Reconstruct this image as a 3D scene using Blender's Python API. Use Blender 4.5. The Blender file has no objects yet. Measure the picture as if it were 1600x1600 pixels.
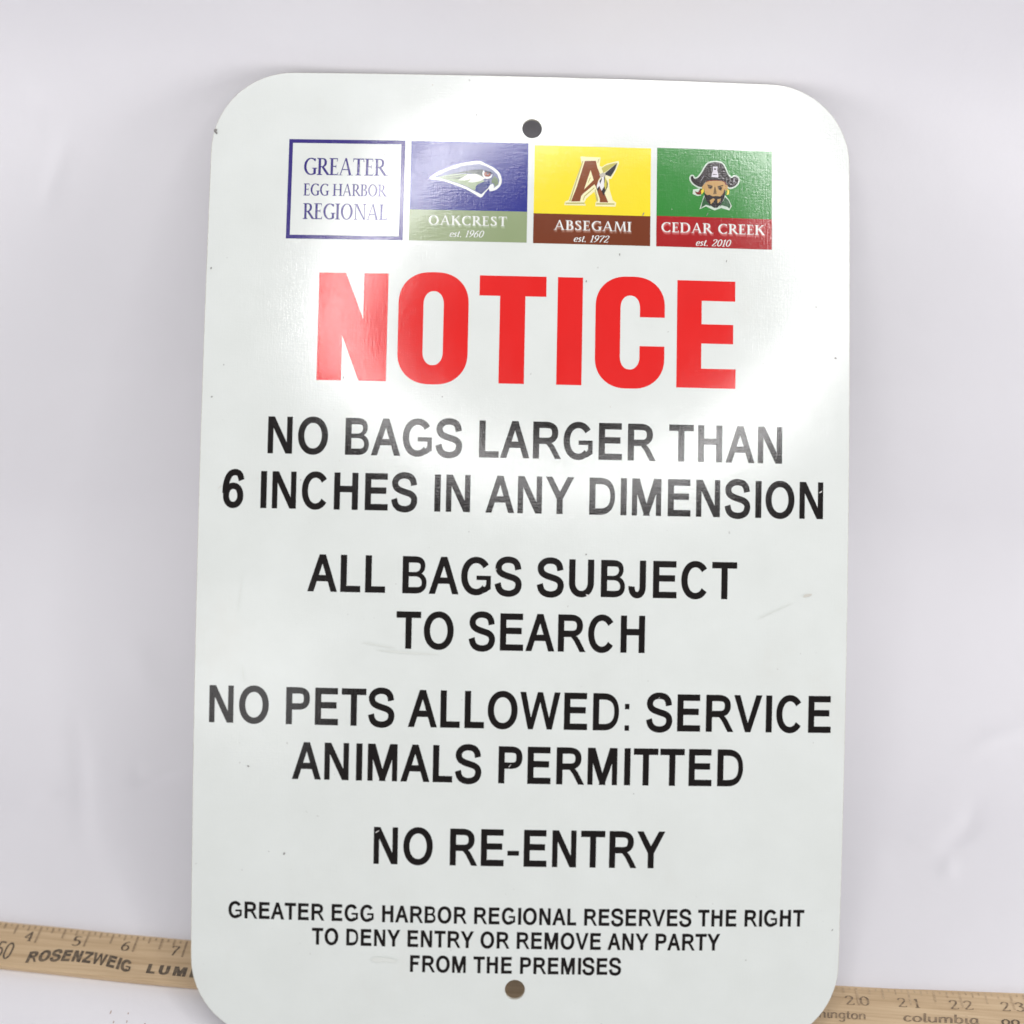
import bpy, math, random
import numpy as np
from mathutils import Vector, Matrix
from mathutils.geometry import delaunay_2d_cdt

IN = 0.0254
S = 0.988 * IN            # sign inches to metres
scene = bpy.context.scene
COL = scene.collection

# ------------------------------------------------------------------ camera
cam_d = bpy.data.cameras.new("camera")
cam = bpy.data.objects.new("camera", cam_d)
COL.objects.link(cam)
cr = ((0.999754, 0.012589, 0.018281), (-0.022196, 0.567013, 0.82341), (0.0, -0.823613, 0.567152))
cl = Vector((-0.260269, -10.047499, 18.702965)) * IN
m = Matrix((cr[0], cr[1], cr[2])).transposed().to_4x4()
m.translation = cl
cam.matrix_world = m
cam_d.sensor_width = 36.0
cam_d.lens = 36.0 * 1640.0 / 1600.0
cam_d.clip_start = 0.01
cam_d.clip_end = 50.0
cam_d.dof.use_dof = True
cam_d.dof.focus_distance = 19.42 * IN
cam_d.dof.aperture_fstop = 1.9
scene.camera = cam

# ------------------------------------------------------------------ world and lamps
world = bpy.data.worlds.new("World")
scene.world = world
world.use_nodes = True
bg = world.node_tree.nodes["Background"]
bg.inputs[0].default_value = (0.985, 0.985, 1.0, 1)
bg.inputs[1].default_value = 0.22

SX = Vector((0.999948, 0.009467, -0.003721))
SY = Vector((-0.002563, 0.588492, 0.808499))
SZ = Vector((0.009844, -0.808447, 0.588486))
S0 = Vector((-0.04617, 9.763745, 13.66256)) * IN      # sign point u=6, v=0 (upper hole)


def lamp(name, loc, target, size, power, shape='DISK', size_y=None, color=(1, 1, 1)):
    d = bpy.data.lights.new(name, 'AREA')
    d.shape = shape
    d.size = size
    if size_y:
        d.size_y = size_y
    d.energy = power
    d.color = color
    o = bpy.data.objects.new(name, d)
    COL.objects.link(o)
    o.location = loc
    o.rotation_euler = (Vector(target) - Vector(loc)).to_track_quat('-Z', 'Y').to_euler()
    return o


sign_mid = S0 - SY * (7.5 * S)
# the ring light the sign was photographed under: its bulbs stand in a circle above the camera
# places (inches across and down the sheet, 23 in out from it) and relative strength of the bulbs
BULBS = [(-1.3, -1.07, 1.3), (-0.81, -2.89, 1.2), (-0.02, -4.57, 1.52), (1.1, -6.08, 1.92), (2.34, -7.5, 1.94), (3.93, -8.49, 1.63),
         (5.6, -9.35, 1.42), (7.37, -9.98, 1.33), (9.15, -10.6, 1.25), (11.03, -10.71, 1.27), (12.9, -10.82, 1.3), (14.54, -9.94, 1.62),
         (16.12, -8.94, 1.94), (17.28, -7.45, 1.7), (18.09, -5.78, 1.39), (18.66, -3.99, 1.04), (18.53, -2.16, 0.99), (18.17, -0.31, 1.05),
         (17.16, 1.27, 1.22), (15.94, 2.66, 1.32), (14.37, 3.69, 1.22), (12.66, 4.46, 0.99), (10.89, 5.06, 0.74), (9.01, 5.18, 0.65),
         (7.13, 5.14, 0.65), (5.27, 4.92, 0.75), (3.53, 4.2, 0.85), (1.89, 3.3, 0.9), (0.39, 2.18, 0.92), (-0.85, 0.75, 1.2)]
RING_D = 23.0
for u_, v_, w_ in BULBS:
    p = S0 + SX * ((u_ - 6) * S) - SY * (v_ * S) + SZ * (RING_D * S)
    lamp("ring_lamp", p, p + Vector((0, 0.25, -1)), 1.7 * IN, 0.074 * w_, color=(1.0, 0.985, 0.985))
lamp("overhead_softbox", Vector((9, -2, 60)) * IN, Vector((0, 7, 5)) * IN, 26 * IN, 0.5, 'SQUARE', color=(1.0, 0.99, 1.0))
lamp("side_fill", Vector((46, -15, 13)) * IN, Vector((6, 9, 5)) * IN, 24 * IN, 5.9, 'SQUARE', color=(1.0, 0.985, 1.0))  # both side lamps are added fill, brightening the upright paper
lamp("side_fill", Vector((-46, -15, 13)) * IN, Vector((-6, 9, 5)) * IN, 24 * IN, 5.0, 'SQUARE', color=(1.0, 0.985, 1.0))
lamp("window_lamp", S0 + SX * (-10.2 * S) - SY * (13.1 * S) + SZ * (RING_D * S), sign_mid, 5.5 * IN, 0.10, 'RECTANGLE', 5.5 * IN)

scene.view_settings.view_transform = 'Standard'
scene.view_settings.look = 'None'
scene.view_settings.exposure = 0.0
scene.view_settings.gamma = 1.0
scene.view_settings.use_curve_mapping = False
scene.render.engine = 'CYCLES'
scene.cycles.max_bounces = 8
scene.cycles.use_denoising = True


# ------------------------------------------------------------------ materials
def new_mat(name):
    mt = bpy.data.materials.new(name)
    mt.use_nodes = True
    nt = mt.node_tree
    return mt, nt, nt.nodes["Principled BSDF"]


def N(nt, t, **kw):
    n = nt.nodes.new(t)
    for k, v in kw.items():
        setattr(n, k, v)
    return n


def noise(nt, vec, scale, detail=3.0, rough=0.55):
    n = N(nt, 'ShaderNodeTexNoise')
    n.inputs['Scale'].default_value = scale
    n.inputs['Detail'].default_value = detail
    n.inputs['Roughness'].default_value = rough
    nt.links.new(vec, n.inputs['Vector'])
    return n.outputs['Fac']


def mapping(nt, src, scale=(1, 1, 1), rot=(0, 0, 0)):
    mp = N(nt, 'ShaderNodeMapping')
    mp.inputs['Scale'].default_value = scale
    mp.inputs['Rotation'].default_value = rot
    nt.links.new(src, mp.inputs['Vector'])
    return mp.outputs['Vector']


def math_node(nt, op, a, b):
    n = N(nt, 'ShaderNodeMath', operation=op)
    for i, x in enumerate((a, b)):
        if isinstance(x, (int, float)):
            n.inputs[i].default_value = x
        else:
            nt.links.new(x, n.inputs[i])
    return n.outputs[0]


def ramp(nt, fac, stops):
    r = N(nt, 'ShaderNodeValToRGB')
    el = r.color_ramp.elements
    while len(el) < len(stops):
        el.new(0.5)
    for e, (p, c) in zip(el, stops):
        e.position = p
        e.color = c if len(c) == 4 else (*c, 1)
    nt.links.new(fac, r.inputs[0])
    return r.outputs[0]


def sign_coat(name, color, stain=0.0, coat_rough=0.132):
    """Glossy print on sheet metal; every print shares the same surface relief (one clear coat)."""
    mt, nt, b = new_mat(name)
    tc = N(nt, 'ShaderNodeTexCoord').outputs['Object']
    base = N(nt, 'ShaderNodeRGB')
    base.outputs[0].default_value = (*color, 1)
    big = noise(nt, tc, 38, 4)
    mx = N(nt, 'ShaderNodeMix', data_type='RGBA', blend_type='MULTIPLY')
    mx.inputs[0].default_value = 1.0
    nt.links.new(base.outputs[0], mx.inputs[6])
    nt.links.new(ramp(nt, big, [(0.30, (0.955, 0.955, 0.95)), (0.70, (1, 1, 1))]), mx.inputs[7])
    out = mx.outputs[2]
    if stain:
        st = noise(nt, mapping(nt, tc, (16, 9, 1)), 1.0, 5, 0.6)
        mx2 = N(nt, 'ShaderNodeMix', data_type='RGBA', blend_type='MIX')
        f = ramp(nt, st, [(0.60, (0, 0, 0)), (0.80, (stain, stain, stain))])
        nt.links.new(f, mx2.inputs[0])
        nt.links.new(out, mx2.inputs[6])
        mx2.inputs[7].default_value = (0.62, 0.56, 0.47, 1)
        # sparse dark specks of grime
        sp = noise(nt, tc, 420, 1.5, 0.5)
        mx3 = N(nt, 'ShaderNodeMix', data_type='RGBA', blend_type='MIX')
        nt.links.new(ramp(nt, sp, [(0.765, (0, 0, 0)), (0.80, (0.4, 0.4, 0.4))]), mx3.inputs[0])
        nt.links.new(mx2.outputs[2], mx3.inputs[6])
        mx3.inputs[7].default_value = (0.30, 0.28, 0.26, 1)
        out = mx3.outputs[2]
    nt.links.new(out, b.inputs['Base Color'])
    b.inputs['IOR'].default_value = 1.62
    # roughness: wiped, slightly scratched gloss
    rn = noise(nt, mapping(nt, tc, (60, 25, 1), (0, 0, 0.9)), 1.0, 4, 0.6)
    rr = N(nt, 'ShaderNodeMapRange')
    rr.inputs['To Min'].default_value = coat_rough - 0.05
    rr.inputs['To Max'].default_value = coat_rough + 0.06
    nt.links.new(rn, rr.inputs['Value'])
    nt.links.new(rr.outputs[0], b.inputs['Roughness'])
    # relief: fine crosswise roller lines, orange peel, slanting wipe scratches, slow waviness
    lines = noise(nt, mapping(nt, tc, (170, 1500, 1)), 1.0, 2.5)
    peel = noise(nt, tc, 900, 2)
    scr = noise(nt, mapping(nt, tc, (1500, 130, 1), (0, 0, -0.75)), 1.0, 2)
    wave = noise(nt, tc, 45, 2)
    bmp = None
    for h, dist, st in ((wave, 0.00014, 0.5), (peel, 0.000024, 1.0), (lines, 0.000022, 1.0), (scr, 0.000026, 1.0)):
        bn = N(nt, 'ShaderNodeBump')
        bn.inputs['Strength'].default_value = st
        bn.inputs['Distance'].default_value = dist
        nt.links.new(h, bn.inputs['Height'])
        if bmp:
            nt.links.new(bmp, bn.inputs['Normal'])
        bmp = bn.outputs[0]
    nt.links.new(bmp, b.inputs['Normal'])
    return mt


def srgb(r, g, b_):
    f = lambda c: (c / 255 / 12.92) if c <= 10 else ((c / 255 + 0.055) / 1.055) ** 2.4
    return (f(r), f(g), f(b_))


_cache = {}


def ink(r, g, b_):
    k = (r, g, b_)
    if k not in _cache:
        _cache[k] = sign_coat("ink_%d_%d_%d" % k, srgb(r, g, b_))
    return _cache[k]


M_white = sign_coat("white_enamel", (0.80, 0.835, 0.805), stain=0.20)
M_edge, nt, b = new_mat("sheet_edge")
tc = N(nt, 'ShaderNodeTexCoord').outputs['Object']
nt.links.new(ramp(nt, noise(nt, tc, 500, 3), [(0.35, (0.50, 0.47, 0.38)), (0.65, (0.72, 0.70, 0.62))]), b.inputs['Base Color'])
b.inputs['Roughness'].default_value = 0.5

M_back, nt, b = new_mat("sheet_back")  # unseen back made dark to deepen the shade behind the sheet and holes
b.inputs['Base Color'].default_value = (0.10, 0.095, 0.09, 1)
b.inputs['Roughness'].default_value = 0.55
M_paper, nt, b = new_mat("backdrop_paper")
tc = N(nt, 'ShaderNodeTexCoord').outputs['Object']
nt.links.new(ramp(nt, noise(nt, tc, 6, 5), [(0.3, (0.838, 0.827, 0.856)), (0.7, (0.868, 0.858, 0.886))]), b.inputs['Base Color'])
b.inputs['Roughness'].default_value = 0.75
b.inputs['Specular IOR Level'].default_value = 0.25
bn = N(nt, 'ShaderNodeBump')
bn.inputs['Strength'].default_value = 0.35
bn.inputs['Distance'].default_value = 0.00012
nt.links.new(noise(nt, tc, 700, 4, 0.65), bn.inputs['Height'])
bn2 = N(nt, 'ShaderNodeBump')
bn2.inputs['Strength'].default_value = 0.35
bn2.inputs['Distance'].default_value = 0.0012
nt.links.new(noise(nt, tc, 60, 3, 0.5), bn2.inputs['Height'])
nt.links.new(bn.outputs[0], bn2.inputs['Normal'])
nt.links.new(bn2.outputs[0], b.inputs['Normal'])

M_wood, nt, b = new_mat("ruler_wood")
tc = N(nt, 'ShaderNodeTexCoord').outputs['Object']
g1 = noise(nt, mapping(nt, tc, (12, 420, 300)), 1.0, 5, 0.6)
g2 = noise(nt, mapping(nt, tc, (5, 60, 60)), 1.0, 3, 0.5)
w1 = ramp(nt, g1, [(0.25, (0.49, 0.335, 0.19)), (0.55, (0.675, 0.505, 0.315)), (0.8, (0.745, 0.575, 0.38))])
mx = N(nt, 'ShaderNodeMix', data_type='RGBA', blend_type='MULTIPLY')
mx.inputs[0].default_value = 1.0
nt.links.new(w1, mx.inputs[6])
nt.links.new(ramp(nt, g2, [(0.3, (0.88, 0.84, 0.78)), (0.7, (1, 1, 1))]), mx.inputs[7])
nt.links.new(mx.outputs[2], b.inputs['Base Color'])
b.inputs['Roughness'].default_value = 0.5
bn = N(nt, 'ShaderNodeBump')
bn.inputs['Strength'].default_value = 0.5
bn.inputs['Distance'].default_value = 0.0002
nt.links.new(g1, bn.inputs['Height'])
nt.links.new(bn.outputs[0], b.inputs['Normal'])


def worn_ink(name, dark, light, lo=0.35, hi=0.65):
    mt, nt, b = new_mat(name)
    tc = N(nt, 'ShaderNodeTexCoord').outputs['Object']
    nt.links.new(ramp(nt, noise(nt, mapping(nt, tc, (500, 1100, 500)), 1.0, 4, 0.6), [(lo, dark), (hi, light)]), b.inputs['Base Color'])
    b.inputs['Roughness'].default_value = 0.55
    return mt


M_rink = worn_ink("stamped_ink", srgb(70, 60, 50), srgb(125, 108, 86))
M_rtick = worn_ink("tick_ink", srgb(134, 112, 86), srgb(178, 152, 120))
M_rdigit = worn_ink("digit_ink", srgb(62, 52, 44), srgb(112, 94, 74))
M_rfade = worn_ink("faded_ink", srgb(112, 94, 76), srgb(165, 142, 114))


# ------------------------------------------------------------------ 2-D outlines
def arc_pts(cx, cy, rx, ry, a0, a1, n=28, e=2.0):
    out = []
    for i in range(n + 1):
        a = math.radians(a0 + (a1 - a0) * i / n)
        c, s = math.cos(a), math.sin(a)
        out.append((cx + rx * math.copysign(abs(c) ** (2 / e), c), cy + ry * math.copysign(abs(s) ** (2 / e), s)))
    return out


def ell(cx, cy, rx, ry, n=48, e=2.0):
    return arc_pts(cx, cy, rx, ry, 0, 360, n, e)[:-1]


def rect(x0, y0, x1, y1):
    return [(x0, y0), (x1, y0), (x1, y1), (x0, y1)]


def bez(p0, p1, p2, p3, n=14):
    o = []
    for i in range(1, n + 1):
        t = i / n
        k = 1 - t
        o.append((k**3*p0[0] + 3*k*k*t*p1[0] + 3*k*t*t*p2[0] + t**3*p3[0],
                  k**3*p0[1] + 3*k*k*t*p1[1] + 3*k*t*t*p2[1] + t**3*p3[1]))
    return o


def catmull(pts, n=8):
    P = [pts[0]] + list(pts) + [pts[-1]]
    out = [pts[0]]
    for i in range(1, len(P) - 2):
        a, b_, c, d = P[i-1], P[i], P[i+1], P[i+2]
        for k in range(1, n + 1):
            t = k / n
            out.append(tuple(0.5*((2*b_[j]) + (-a[j]+c[j])*t + (2*a[j]-5*b_[j]+4*c[j]-d[j])*t*t + (-a[j]+3*b_[j]-3*c[j]+d[j])*t**3) for j in (0, 1)))
    return out


def pen(line, sx, sy, tilt=0.0):
    """Sweep an elliptical nib (sx wide, sy high) along a polyline; returns overlapping quads."""
    L = []
    R = []
    n = len(line)
    ct, st = math.cos(tilt), math.sin(tilt)
    for i in range(n):
        a = line[max(0, i - 1)]
        c = line[min(n - 1, i + 1)]
        dx, dy = c[0] - a[0], c[1] - a[1]
        l = math.hypot(dx, dy) or 1
        nx, ny = -dy / l, dx / l
        px, py = nx * ct + ny * st, -nx * st + ny * ct
        h = 0.5 * math.sqrt((sx * px) ** 2 + (sy * py) ** 2)
        L.append((line[i][0] + nx * h, line[i][1] + ny * h))
        R.append((line[i][0] - nx * h, line[i][1] - ny * h))
    return [[R[i], R[i + 1], L[i + 1], L[i]] for i in range(n - 1)]


def ring_seg(cx, cy, rx, ry, sx, sy, a0, a1, n=40, e=2.1):
    o = arc_pts(cx, cy, rx, ry, a0, a1, n, e)
    i = arc_pts(cx, cy, rx - sx, ry - sy, a0, a1, n, e)
    return o + i[::-1]


def pip(pt, poly):
    x, y = pt
    ins = False
    j = len(poly) - 1
    for i in range(len(poly)):
        xi, yi = poly[i]
        xj, yj = poly[j]
        if (yi > y) != (yj > y) and x < (xj - xi) * (y - yi) / (yj - yi) + xi:
            ins = not ins
        j = i
    return ins


def fill(pos, neg=(), eps=1e-5):
    """Union of the pos outlines less the neg ones, as triangles."""
    vs, es = [], []
    allp = list(pos) + list(neg)
    for p in allp:
        k = len(vs)
        n = len(p)
        vs += [Vector(q) for q in p]
        es += [(k + i, k + (i + 1) % n) for i in range(n)]
    r = delaunay_2d_cdt(vs, es, [], 0, eps)
    V, F = [tuple(v) for v in r[0]], r[2]
    bb = [(min(q[0] for q in p), max(q[0] for q in p), min(q[1] for q in p), max(q[1] for q in p)) for p in allp]
    npos = len(pos)
    T = []
    for f in F:
        c = (sum(V[i][0] for i in f) / len(f), sum(V[i][1] for i in f) / len(f))
        hit = False
        for k, p in enumerate(allp):
            if hit and k < npos:
                continue
            B = bb[k]
            if B[0] <= c[0] <= B[1] and B[2] <= c[1] <= B[3] and pip(c, p):
                if k < npos:
                    hit = True
                else:
                    hit = False
                    break
            if k == npos - 1 and not hit:
                break
        if hit:
            T.append(tuple(f))
    used = sorted({i for t in T for i in t})
    mp = {o: i for i, o in enumerate(used)}
    return [V[i] for i in used], [tuple(mp[i] for i in t) for t in T]


# ------------------------------------------------------------------ letter shapes: grotesque capitals
def grotesque(c, s=292, h=254):
    """Returns (advance, pos, neg) in units where the capitals are 1466 high."""
    H = 1466
    if c == ' ': return 569, [], []
    if c == 'A':
        return 1366, [[(-3, 0), (-3 + s, 0), (815, H), (538, H)], [(1369 - s, 0), (1369, 0), (828, H), (551, H)], rect(300, 405, 1066, 405 + h - 5)], []
    if c == 'B':
        return 1366, [rect(150, 0, 150 + s, H),
                      [(150, 720), (150, H), (700, H)] + bez((700, H), (1020, H), (1190, 1330), (1190, 1095)) + bez((1190, 1095), (1190, 860), (1010, 720), (760, 720)),
                      [(150, 0), (735, 0)] + bez((735, 0), (1060, 0), (1262, 150), (1262, 425)) + bez((1262, 425), (1262, 700), (1040, 845), (740, 845)) + [(150, 845)]], \
            [[(150 + s, 845), (690, 845)] + bez((690, 845), (880, 845), (972, 940), (972, 1068)) + bez((972, 1068), (972, 1200), (890, H - h), (690, H - h)) + [(150 + s, H - h)],
             [(150 + s, h), (740, h)] + bez((740, h), (930, h), (1038, 270), (1038, 425)) + bez((1038, 425), (1038, 580), (920, 670), (720, 670)) + [(150 + s, 670)]]
    if c == 'C': return 1479, [ring_seg(758, 733, 656, 758, s + 2, h, 37, 323)], []
    if c == 'D':
        return 1479, [[(158, 0), (660, 0)] + bez((660, 0), (1130, 0), (1385, 270), (1385, 740)) + bez((1385, 740), (1385, 1200), (1130, H), (660, H)) + [(158, H)]], \
            [[(158 + s, h), (640, h)] + bez((640, h), (980, h), (1160, 370), (1160, 740)) + bez((1160, 740), (1160, 1100), (980, H - h), (640, H - h)) + [(158 + s, H - h)]]
    if c == 'E': return 1366, [rect(162, 0, 162 + s, H), rect(162, 0, 1260, h), rect(162, 655, 1180, 655 + h), rect(162, H - h, 1235, H)], []
    if c == 'F': return 1251, [rect(168, 0, 168 + s, H), rect(168, 625, 1030, 625 + h), rect(168, H - h, 1153, H)], []
    if c == 'G':
        return 1593, [ring_seg(800, 733, 692, 758, s + 2, h, 36, 316), rect(812, 580, 1473, 752), rect(1262, 300, 1473, 752),
                      [(1040, 30), (1270, 110), (1473, 228), (1473, 420), (1262, 420), (1225, 345), (1120, 268), (1020, 215)]], []
    if c == 'H': return 1479, [rect(164, 0, 164 + s, H), rect(1314 - s, 0, 1314, H), rect(164, 690, 1314, 690 + h)], []
    if c == 'I': return 569, [rect(175, 0, 175 + s, H)], []
    if c == 'J': return 1024, [rect(858 - s, 420, 858, H), ring_seg(457, 420, 401, 445, s, h, 176, 360)], []
    if c == 'L': return 1139, [rect(150, 0, 150 + s, H), rect(150, 0, 1071, h)], []
    if c == 'M': return 1706, [rect(150, 0, 107 + s, H), rect(1595 - s, 0, 1552, H), [(150, H), (214 + s, H), (727 + s, 0), (742, 0)], [(1552, H), (1488 - s, H), (975 - s, 0), (960, 0)]], []
    if c == 'N': return 1479, [rect(156, 0, 124 + s, H), rect(1343 - s, 0, 1311, H), [(156, H), (173 + s, H), (1311, 0), (1294 - s, 0)]], []
    if c == 'O': return 1593, [ell(800, 733, 704, 758, 60, 2.1)], [ell(800, 733, 704 - s - 4, 758 - h, 60, 2.1)]
    if c in 'PR':
        x1 = 1283 if c == 'P' else 1335
        P = [rect(160, 0, 160 + s, H), [(160, 580), (740, 580)] + bez((740, 580), (1100, 580), (x1, 740), (x1, 1030)) + bez((x1, 1030), (x1, 1330), (1090, H), (740, H)) + [(160, H)]]
        Ng = [[(160 + s, 580 + h), (720, 580 + h)] + bez((720, 580 + h), (960, 580 + h), (x1 - s, 850), (x1 - s, 1026)) + bez((x1 - s, 1026), (x1 - s, 1200), (960, H - h), (720, H - h)) + [(160 + s, H - h)]]
        if c == 'R':
            P.append([(1480, 0), (1195, 0), (930, 420), (790, 570), (660, 640), (960, 660), (1080, 590), (1180, 475)])
            return 1479, P, Ng
        return 1366, P, Ng
    if c == 'S':
        return 1366, pen(catmull([(1125, 1010), (1075, 1210), (930, 1350), (680, 1400), (430, 1358), (262, 1220), (228, 1060), (300, 910), (480, 810), (700, 745), (960, 670), (1110, 560), (1150, 400), (1085, 220), (930, 110), (690, 66), (430, 115), (265, 250), (192, 470)], 6), s, h), []
    if c == 'T': return 1251, [rect(48, H - h, 1209, H), rect(628 - s / 2, 0, 628 + s / 2, H)], []
    if c == 'U': return 1479, [rect(161, 560, 161 + s, H), rect(1314 - s, 560, 1314, H), ring_seg(737.5, 562, 576.5, 587, s, h, 180, 360)], []
    if c == 'V': return 1366, [[(9, H), (9 + s, H), (812, 0), (552, 0)], [(1357, H), (1357 - s, H), (554, 0), (814, 0)]], []
    if c == 'W': return 1933, [[(20, H), (6 + s, H), (650, 0), (402, 0)], [(402, 0), (640, 0), (1088, H), (842, H)], [(1531, 0), (1293, 0), (845, H), (1091, H)], [(1913, H), (1927 - s, H), (1283, 0), (1531, 0)]], []
    if c == 'Y': return 1366, [[(6, H), (20 + s, H), (683 + s / 2, 650), (683 + s / 2, 500), (683 - s / 2, 500), (683 - s / 2, 590)], [(1360, H), (1346 - s, H), (683 - s / 2, 650), (683 - s / 2, 500), (683 + s / 2, 500), (683 + s / 2, 590)], rect(683 - s / 2, 0, 683 + s / 2, 640)], []
    if c == 'Z': return 1251, [rect(60, 0, 1190, h), rect(80, H - h, 1180, H), [(60, h - 20), (100 + s, h - 20), (1180, H - h + 20), (1140 - s, H - h + 20)]], []
    if c == '6':
        return 1139, [ell(566, 480, 490, 505, 48, 2.1)] + pen(catmull([(955, 1085), (880, 1290), (760, 1380), (610, 1400), (420, 1330), (280, 1130), (200, 840), (187, 560)], 6), s, h), [ell(566, 480, 490 - s, 505 - h, 48, 2.1)]
    if c == ':': return 569, [rect(180, 0, 395, 215), rect(180, 845, 395, 1060)], []
    if c == '-': return 682, [rect(65, 430, 618, 625)], []
    raise KeyError(c)


# ------------------------------------------------------------------ letter shapes: inscriptional serif capitals
def serif(c, s=150, t=62, r=95, bk=40):
    """Capitals 1000 high; s stem, t hairline, r serif reach, bk serif thickness."""
    H = 1000

    def stem(x, w=None, top=True, bot=True, y0=0, y1=H):
        w = w or s
        P = [rect(x, y0, x + w, y1)]
        if bot: P.append([(x - r, y0), (x + w + r, y0), (x + w + r, y0 + bk * 0.6), (x + w, y0 + bk * 1.7), (x, y0 + bk * 1.7), (x - r, y0 + bk * 0.6)])
        if top: P.append([(x - r, y1), (x - r, y1 - bk * 0.6), (x, y1 - bk * 1.7), (x + w, y1 - bk * 1.7), (x + w + r, y1 - bk * 0.6), (x + w + r, y1)])
        return P

    def feet(x0, x1): return [(x0 - r, 0), (x1 + r, 0), (x1 + r, bk * 0.7), (x0 - r, bk * 0.7)]
    if c == ' ': return 330, [], []
    if c == 'A':
        return 830, [[(60, 0), (60 + t, 0), (440, H), (385, H)], [(620, 0), (620 + s, 0), (470, H + 15), (370, H + 15)], rect(185, 310, 650, 310 + t * .9), feet(50, 130)[:], feet(625, 770)], []
    if c == 'B':
        return 640, stem(90) + [[(90, 480), (90, H), (330, H)] + bez((330, H), (500, H), (560, 880), (560, 760)) + bez((560, 760), (560, 620), (460, 520), (330, 500)),
                                [(90, 0), (360, 0)] + bez((360, 0), (540, 0), (625, 130), (625, 280)) + bez((625, 280), (625, 440), (520, 545), (340, 545)) + [(90, 545)]], \
            [[(90 + s, 548), (310, 548)] + bez((310, 548), (380, 570), (415, 660), (415, 755)) + bez((415, 755), (415, 870), (370, H - t), (300, H - t)) + [(90 + s, H - t)],
             [(90 + s, t), (330, t)] + bez((330, t), (430, t), (475, 170), (475, 280)) + bez((475, 280), (475, 400), (420, 485), (310, 490)) + [(90 + s, 490)]]
    if c == 'C': return 800, pen(arc_pts(480, 500, 360, 475, 48, 312, 40), s, t) + [[(705, 800), (740, 800), (740, 985), (715, 985), (640, 900)], [(700, 160), (745, 260), (730, 120), (640, 60)]], []
    if c == 'D':
        return 860, stem(90) + [[(90, 0), (380, 0)] + bez((380, 0), (660, 0), (810, 200), (810, 510)) + bez((810, 510), (810, 820), (640, H), (370, H)) + [(90, H)]], \
            [[(90 + s, t), (370, t)] + bez((370, t), (560, t), (655, 230), (655, 510)) + bez((655, 510), (655, 800), (550, H - t), (360, H - t)) + [(90 + s, H - t)]]
    if c == 'E':
        return 590, stem(90) + [rect(90, 0, 520, t), rect(90, H - t, 500, H), rect(90, 490, 430, 490 + t), [(480, 0), (530, 0), (570, 190), (540, 190)], [(470, H), (515, H), (515, H - 190), (490, H - 190)], rect(405, 420, 435, 620)], []
    if c == 'G':
        return 830, pen(arc_pts(480, 500, 360, 475, 48, 300, 40), s, t) + stem(620, y0=60, y1=420, bot=False) + [[(620, 60), (770, 60), (770, 110), (600, 40)], [(705, 800), (740, 800), (740, 985), (715, 985), (640, 900)]] + pen([(520, 38), (640, 55), (760, 110)], t * 1.3, t * 1.3), []
    if c == 'H': return 870, stem(90) + stem(630) + [rect(90, 490, 700, 490 + t)], []
    if c == 'I': return 340, stem(95), []
    if c == 'K': return 770, stem(90) + [[(230, 470), (230, 560), (590, H - 20), (680, H - 20)], [(300, 545), (430, 640), (800, 0), (620, 0)], [(520, H), (760, H), (760, H - bk), (520, H - bk)], [(600, 0), (850, 0), (850, bk), (600, bk)]], []
    if c == 'L': return 570, stem(90) + [rect(90, 0, 520, t), [(480, 0), (530, 0), (575, 210), (540, 210)]], []
    if c == 'M':
        return 990, [[(70, 0), (70 + t, 0), (210, H), (150, H)], [(150, H), (290, H), (560, 60), (480, 0)], [(480, 0), (540, 0), (830, H), (780, H)], [(740, H), (850, H), (950, 0), (800, 0)], feet(60, 150), feet(800, 950), rect(90, H - bk, 260, H), rect(780, H - bk, 930, H)], []
    if c == 'N': return 880, stem(120, t) + [[(90, H), (260, H), (770, 0), (680, 0)], rect(40, H - bk, 260, H)] + stem(710, t, bot=False), []
    if c == 'O': return 900, [ell(450, 500, 400, 515, 56)], [ell(450, 500, 400 - s, 515 - t, 56)]
    if c == 'R':
        return 740, stem(90) + [[(90, 460), (330, 460)] + bez((330, 460), (500, 470), (600, 590), (600, 740)) + bez((600, 740), (600, 900), (500, H), (330, H)) + [(90, H)],
                                [(260, 480), (400, 520), (790, 0), (610, 0)], [(600, 0), (850, 0), (850, bk), (600, bk)]], \
            [[(90 + s, 460 + t), (310, 460 + t)] + bez((310, 460 + t), (400, 540), (450, 630), (450, 740)) + bez((450, 740), (450, 870), (400, H - t), (310, H - t)) + [(90 + s, H - t)]]
    if c == 'S': return 600, pen(catmull([(470, 840), (400, 930), (290, 955), (170, 900), (135, 780), (190, 650), (320, 530), (440, 400), (475, 260), (430, 110), (290, 45), (160, 80), (90, 190)], 6), s * .95, t * 1.2) + [rect(455, 780, 490, 970), rect(70, 30, 105, 240)], []
    if c == 'T': return 720, stem(285, top=False) + [rect(40, H - t, 680, H), [(40, H), (80, H), (60, H - 210), (25, H - 210)], [(640, H), (680, H), (700, H - 210), (665, H - 210)]], []
    if c == 'U': return 850, stem(110, bot=False, y0=300) + stem(640, bot=False, y0=300) + [ring_seg(450, 320, 340, 335, s, t * 1.4, 180, 360)], []
    if c == 'W': return 1150, [[(30, H), (190, H), (420, 0), (330, 0)], [(330, 0), (410, 0), (640, H), (560, H)], [(520, H), (680, H), (900, 0), (810, 0)], [(810, 0), (890, 0), (1110, H), (1030, H)], rect(-30, H - bk, 260, H), rect(470, H - bk, 740, H), rect(960, H - bk, 1180, H)], []
    if c == 'Z': return 720, [rect(60, 0, 660, t * 1.2), rect(80, H - t * 1.2, 650, H), [(60, 30), (250, 30), (650, H - 30), (460, H - 30)], rect(620, 0, 665, 220), rect(75, H - 220, 120, H)], []
    raise KeyError(c)


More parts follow.
